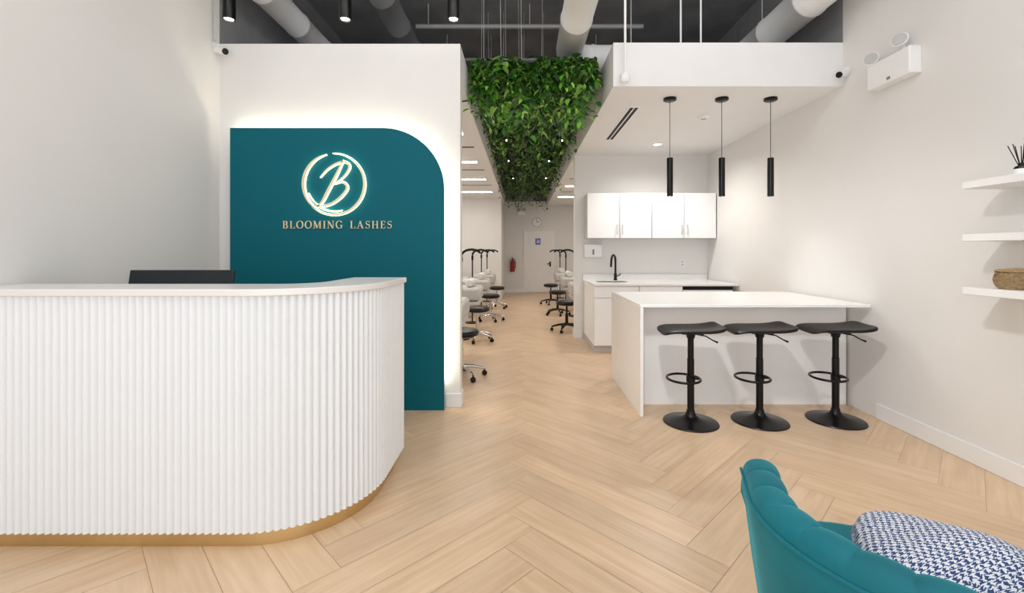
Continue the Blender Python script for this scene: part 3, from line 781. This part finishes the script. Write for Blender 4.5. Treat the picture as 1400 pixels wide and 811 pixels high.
def bed(label, loc, rz, grp):
    b = thing('treatment_bed', label, 'bed', loc, rz, grp)     # head at local x=0, body towards -x
    MB().box(-1.45,-.35,-.26,.26,0,.46).build('base', M['bedbase'], b, bevel=.03)
    MB().box(-1.85,-.02,-.39,.39,.46,.54).build('frame', M['bedbase'], b, bevel=.03)
    m = MB(); m.box(-1.85,-.62,-.39,.39,.54,.70); m.build('mattress', M['bed'], b, bevel=.05)
    m = MB(); m.box(-.6,0,-.37,.37,.55,.76); m.build('headrest', M['bed'], b, bevel=.05)
    return b
def towelroll(label, loc, rz):
    t = MB().tube([(0,-.26,0),(0,-.23,0),(0,.23,0),(0,.26,0)], [.05,.065,.065,.05], 18).build('neck_roll', M['towel'], loc=loc, rot=(0,0,rz))
    tag(t, label, 'towel', 'rolled white towels on the treatment beds')
def lamp(label, loc, rz, grp='black half-moon lamps in the bays'):
    l = thing('floor_lamp', label, 'lamp', loc, rz, grp)
    MB().lathe([(.001,0),(.13,0),(.13,.015),(.02,.03),(.001,.03)], 20).build('base', M['black'], l)
    MB().tube([(0,0,.02),(0,0,1.28)], .013, 8).build('pole', M['black'], l)
    pts = [(.0+.16-.16*math.cos(a), 0, 1.27+.1*math.sin(a)) for a in [PI*.86*i/12 for i in range(13)]]
    MB().tube(pts, [.014]+[.019]*11+[.014], 10).build('arc_head', M['black'], l)
    MB().lathe([(.001,1.18),(.022,1.18),(.022,1.26),(.001,1.26)], 10).build('joint', M['black'], l)
    return l
def stool(label, loc, rz, mm, grp):
    s = thing('rolling_stool', label, 'stool', loc, rz, grp)
    MB().lathe([(.001,.44),(.13,.435),(.175,.45),(.185,.475),(.17,.505),(.1,.52),(.001,.515)], 28).build('seat', M['blackleather'], s)
    MB().lathe([(.001,.1),(.026,.1),(.026,.3),(.016,.3),(.016,.44),(.001,.44)], 16).build('gas_lift', mm, s)
    for k in range(5):
        a = 2*PI*k/5+.3; c, n = math.cos(a), math.sin(a)
        lg = MB().tube([(0,0,.12),(c*.12,n*.12,.11),(c*.25,n*.25,.075)], [.022,.018,.013], 10).build('leg', mm, s)
        w = MB(); w.M = Matrix.Translation((c*.25,n*.25,.028)) @ Matrix.Rotation(a, 4, 'Z') @ Matrix.Rotation(PI/2, 4, 'X')
        w.lathe([(.001,-.02),(.024,-.02),(.028,-.012),(.028,.012),(.024,.02),(.001,.02)], 16)
        w.M = Matrix(); w.tube([(c*.25,n*.25,.075),(c*.25,n*.25,.03)], .008, 8)
        w.build('caster', M['black'], lg)
    return s
b0 = None
LY = (5.45, 7.55, 9.45, 11.35)
for i, y in enumerate(LY):
    lab = '%s white treatment bed from the front in the left bay' % ORD[i]
    if b0 is None: b0 = bed(lab, (-.66, y, 0), 0, 'white treatment beds in the bays')
    else: dup(b0, (-.66, y, 0), 0, lab)
    towelroll('rolled white towel on the %s bed of the left bay' % ORD[i], (-.84, y, .826), 0)
RY = (8.4, 10.3, 12.2)
for i, y in enumerate(RY):
    dup(b0, (.89, y, 0), PI, '%s white treatment bed from the front in the right bay' % ORD[i])
    towelroll('rolled white towel on the %s bed of the right bay' % ORD[i], (1.07, y, .826), 0)
l0 = None
for i, y in enumerate((6.95, 8.5, 10.4, 12.1)):
    lab = '%s black half-moon lamp from the front in the left bay' % ORD[i]
    if l0 is None: l0 = lamp(lab, (-.92, y, 0), math.radians(-12))
    else: dup(l0, (-.92, y, 0), math.radians(-12), lab)
for i, y in enumerate((9.35, 11.25, 12.95)):
    dup(l0, (1.1, y, 0), PI+math.radians(12), '%s black half-moon lamp from the front in the right bay' % ORD[i])
grp = 'black rolling stools by the beds'
st0 = stool('black rolling stool half hidden by the partition edge, nearest on the left', (-.64, 4.85, 0), 0, M['chrome'], grp)
dup(st0, (-.66, 6.8, 0), .5, 'black rolling stool with chrome base beside the second left bed')
dup(st0, (-.6, 8.75, 0), 1.1, 'black rolling stool with chrome base beside the third left bed')
dup(st0, (-.58, 10.65, 0), .2, 'black rolling stool with chrome base beside the farthest left bed')
st1 = stool('black rolling stool with black base nearest on the right of the corridor', (.76, 7.62, 0), .2, M['black'], grp)
dup(st1, (.76, 9.55, 0), .8, 'black rolling stool with black base second on the right of the corridor')
dup(st1, (.74, 11.45, 0), .4, 'black rolling stool with black base farthest on the right of the corridor')
# far wall things
ck = thing('wall_clock', 'round white wall clock above the door at the end of the corridor', 'clock', (.5, YB, 2.27))
m = MB(); m.M = Matrix.Rotation(PI/2, 4, 'X'); m.lathe([(.001,0),(.16,0),(.16,.03),(.145,.035),(.14,.025),(.001,.025)], 32); m.build('case', M['bedbase'], ck)
m = MB(); m.M = Matrix.Rotation(PI/2, 4, 'X'); m.lathe([(.001,.026),(.138,.026),(.138,.029),(.001,.029)], 32); m.build('dial', M['white'], ck)
m = MB(); m.ribbon([(0,0),(.07,.05)], .012, -.034, -.03); m.ribbon([(0,0),(-.02,.11)], .01, -.036, -.032); m.build('hands', M['black'], ck)
fe = thing('fire_extinguisher', 'red fire extinguisher hanging on the far wall left of the door', 'extinguisher', (-.29, 14.6, .68))
MB().lathe([(.001,0),(.07,0),(.075,.02),(.075,.3),(.05,.36),(.025,.38),(.001,.38)], 20).build('cylinder', M['red'], fe)
m = MB(); m.box(-.02,.02,-.05,.05,.38,.43); m.box(-.015,.015,-.12,.02,.44,.455); m.build('valve', M['black'], fe)
MB().tube([(0,-.04,.41),(.07,-.05,.4),(.1,-.03,.25),(.09,-.02,.1)], .012, 8).build('hose', M['black'], fe)
MB().box(-.03,.03,.07,.1,.1,.34).build('bracket', M['steel'], fe)
ex = thing('emergency_light', 'white two-head emergency light at the top of the far corridor wall', 'emergency light', (0, YB, 2.5))
MB().box(-.13,.13,-.07,.002,0,.13).build('battery_box', M['white'], ex, bevel=.008)
for x in (-.09,.09):
    MB().lathe([(.001,0),(.04,0),(.05,.05),(.001,.055)], 16).build('lamp_head', M['bedbase'], ex, loc=(x,-.05,.16), rot=(math.radians(70),0,0))

# ---------------------------------------------------------------- lights
def area(name, loc, rot, sx, sy, e_, col=(1,1,1)):
    l = bpy.data.lights.new(name, 'AREA'); l.shape = 'RECTANGLE'; l.size = sx; l.size_y = sy; l.energy = e_; l.color = col
    o = bpy.data.objects.new(name, l); C.objects.link(o); o.location = loc; o.rotation_euler = rot
area('storefront_daylight', (0, YF+.1, 1.4), (math.radians(84), 0, 0), 5, 2.5, 58, (.96,.98,1))
area('lobby_fill', (0, 1.0, 4.3), (0, 0, 0), 4.8, 3.2, 100, (1,.988,.972))  # unseen overhead area light, added to brighten the lobby
area('plenum_fill', (0, 2.3, 3.85), (math.radians(138), 0, 0), 4.2, .3, 32, (1,.99,.98))  # no fixture here; added out of view to lift the ceiling and ducts
def spot(loc, e_, ang=100, col=(1,.96,.9), r=.05, rot=(0,0,0)):
    l = bpy.data.lights.new('bulb_or_fill_spot', 'SPOT'); l.energy = e_; l.spot_size = math.radians(ang); l.spot_blend = .8; l.shadow_soft_size = r; l.color = col
    o = bpy.data.objects.new('bulb_or_fill_spot', l); C.objects.link(o); o.location = loc; o.rotation_euler = rot
    return o
spot((1.87, 6.0, SL-.03), 76, 160)
for x in (1.43, 1.93, 2.40): spot((x, 4.37, SL-.95), 6, 120, r=.02)
# added spot without a fixture: brightens the island, shadows the wall beside the stools
fill_spot = spot((.35, 1.5, 3.0), 130, 62, (1,.985,.96), .08)
fill_spot.rotation_euler = (Vector((2.35, 3.9, .5))-Vector((.35, 1.5, 3.0))).to_track_quat('-Z', 'Y').to_euler()
w = bpy.data.worlds.new('World'); bpy.context.scene.world = w; w.use_nodes = True
bg = w.node_tree.nodes['Background']; bg.inputs['Color'].default_value = (.96,.98,1,1); bg.inputs['Strength'].default_value = .85

cam = bpy.data.cameras.new('Camera'); co = bpy.data.objects.new('Camera', cam); C.objects.link(co)
co.location = (0, 0, CH); co.rotation_euler = (PI/2, 0, 0)
cam.sensor_width = 36; cam.sensor_fit = 'HORIZONTAL'; cam.lens = F/1400*36
cam.shift_x = -(CX-700)/1400; cam.shift_y = -(405.5-CY)/1400; cam.clip_start = .05
bpy.context.scene.camera = co
bpy.context.scene.view_settings.view_transform = 'Standard'
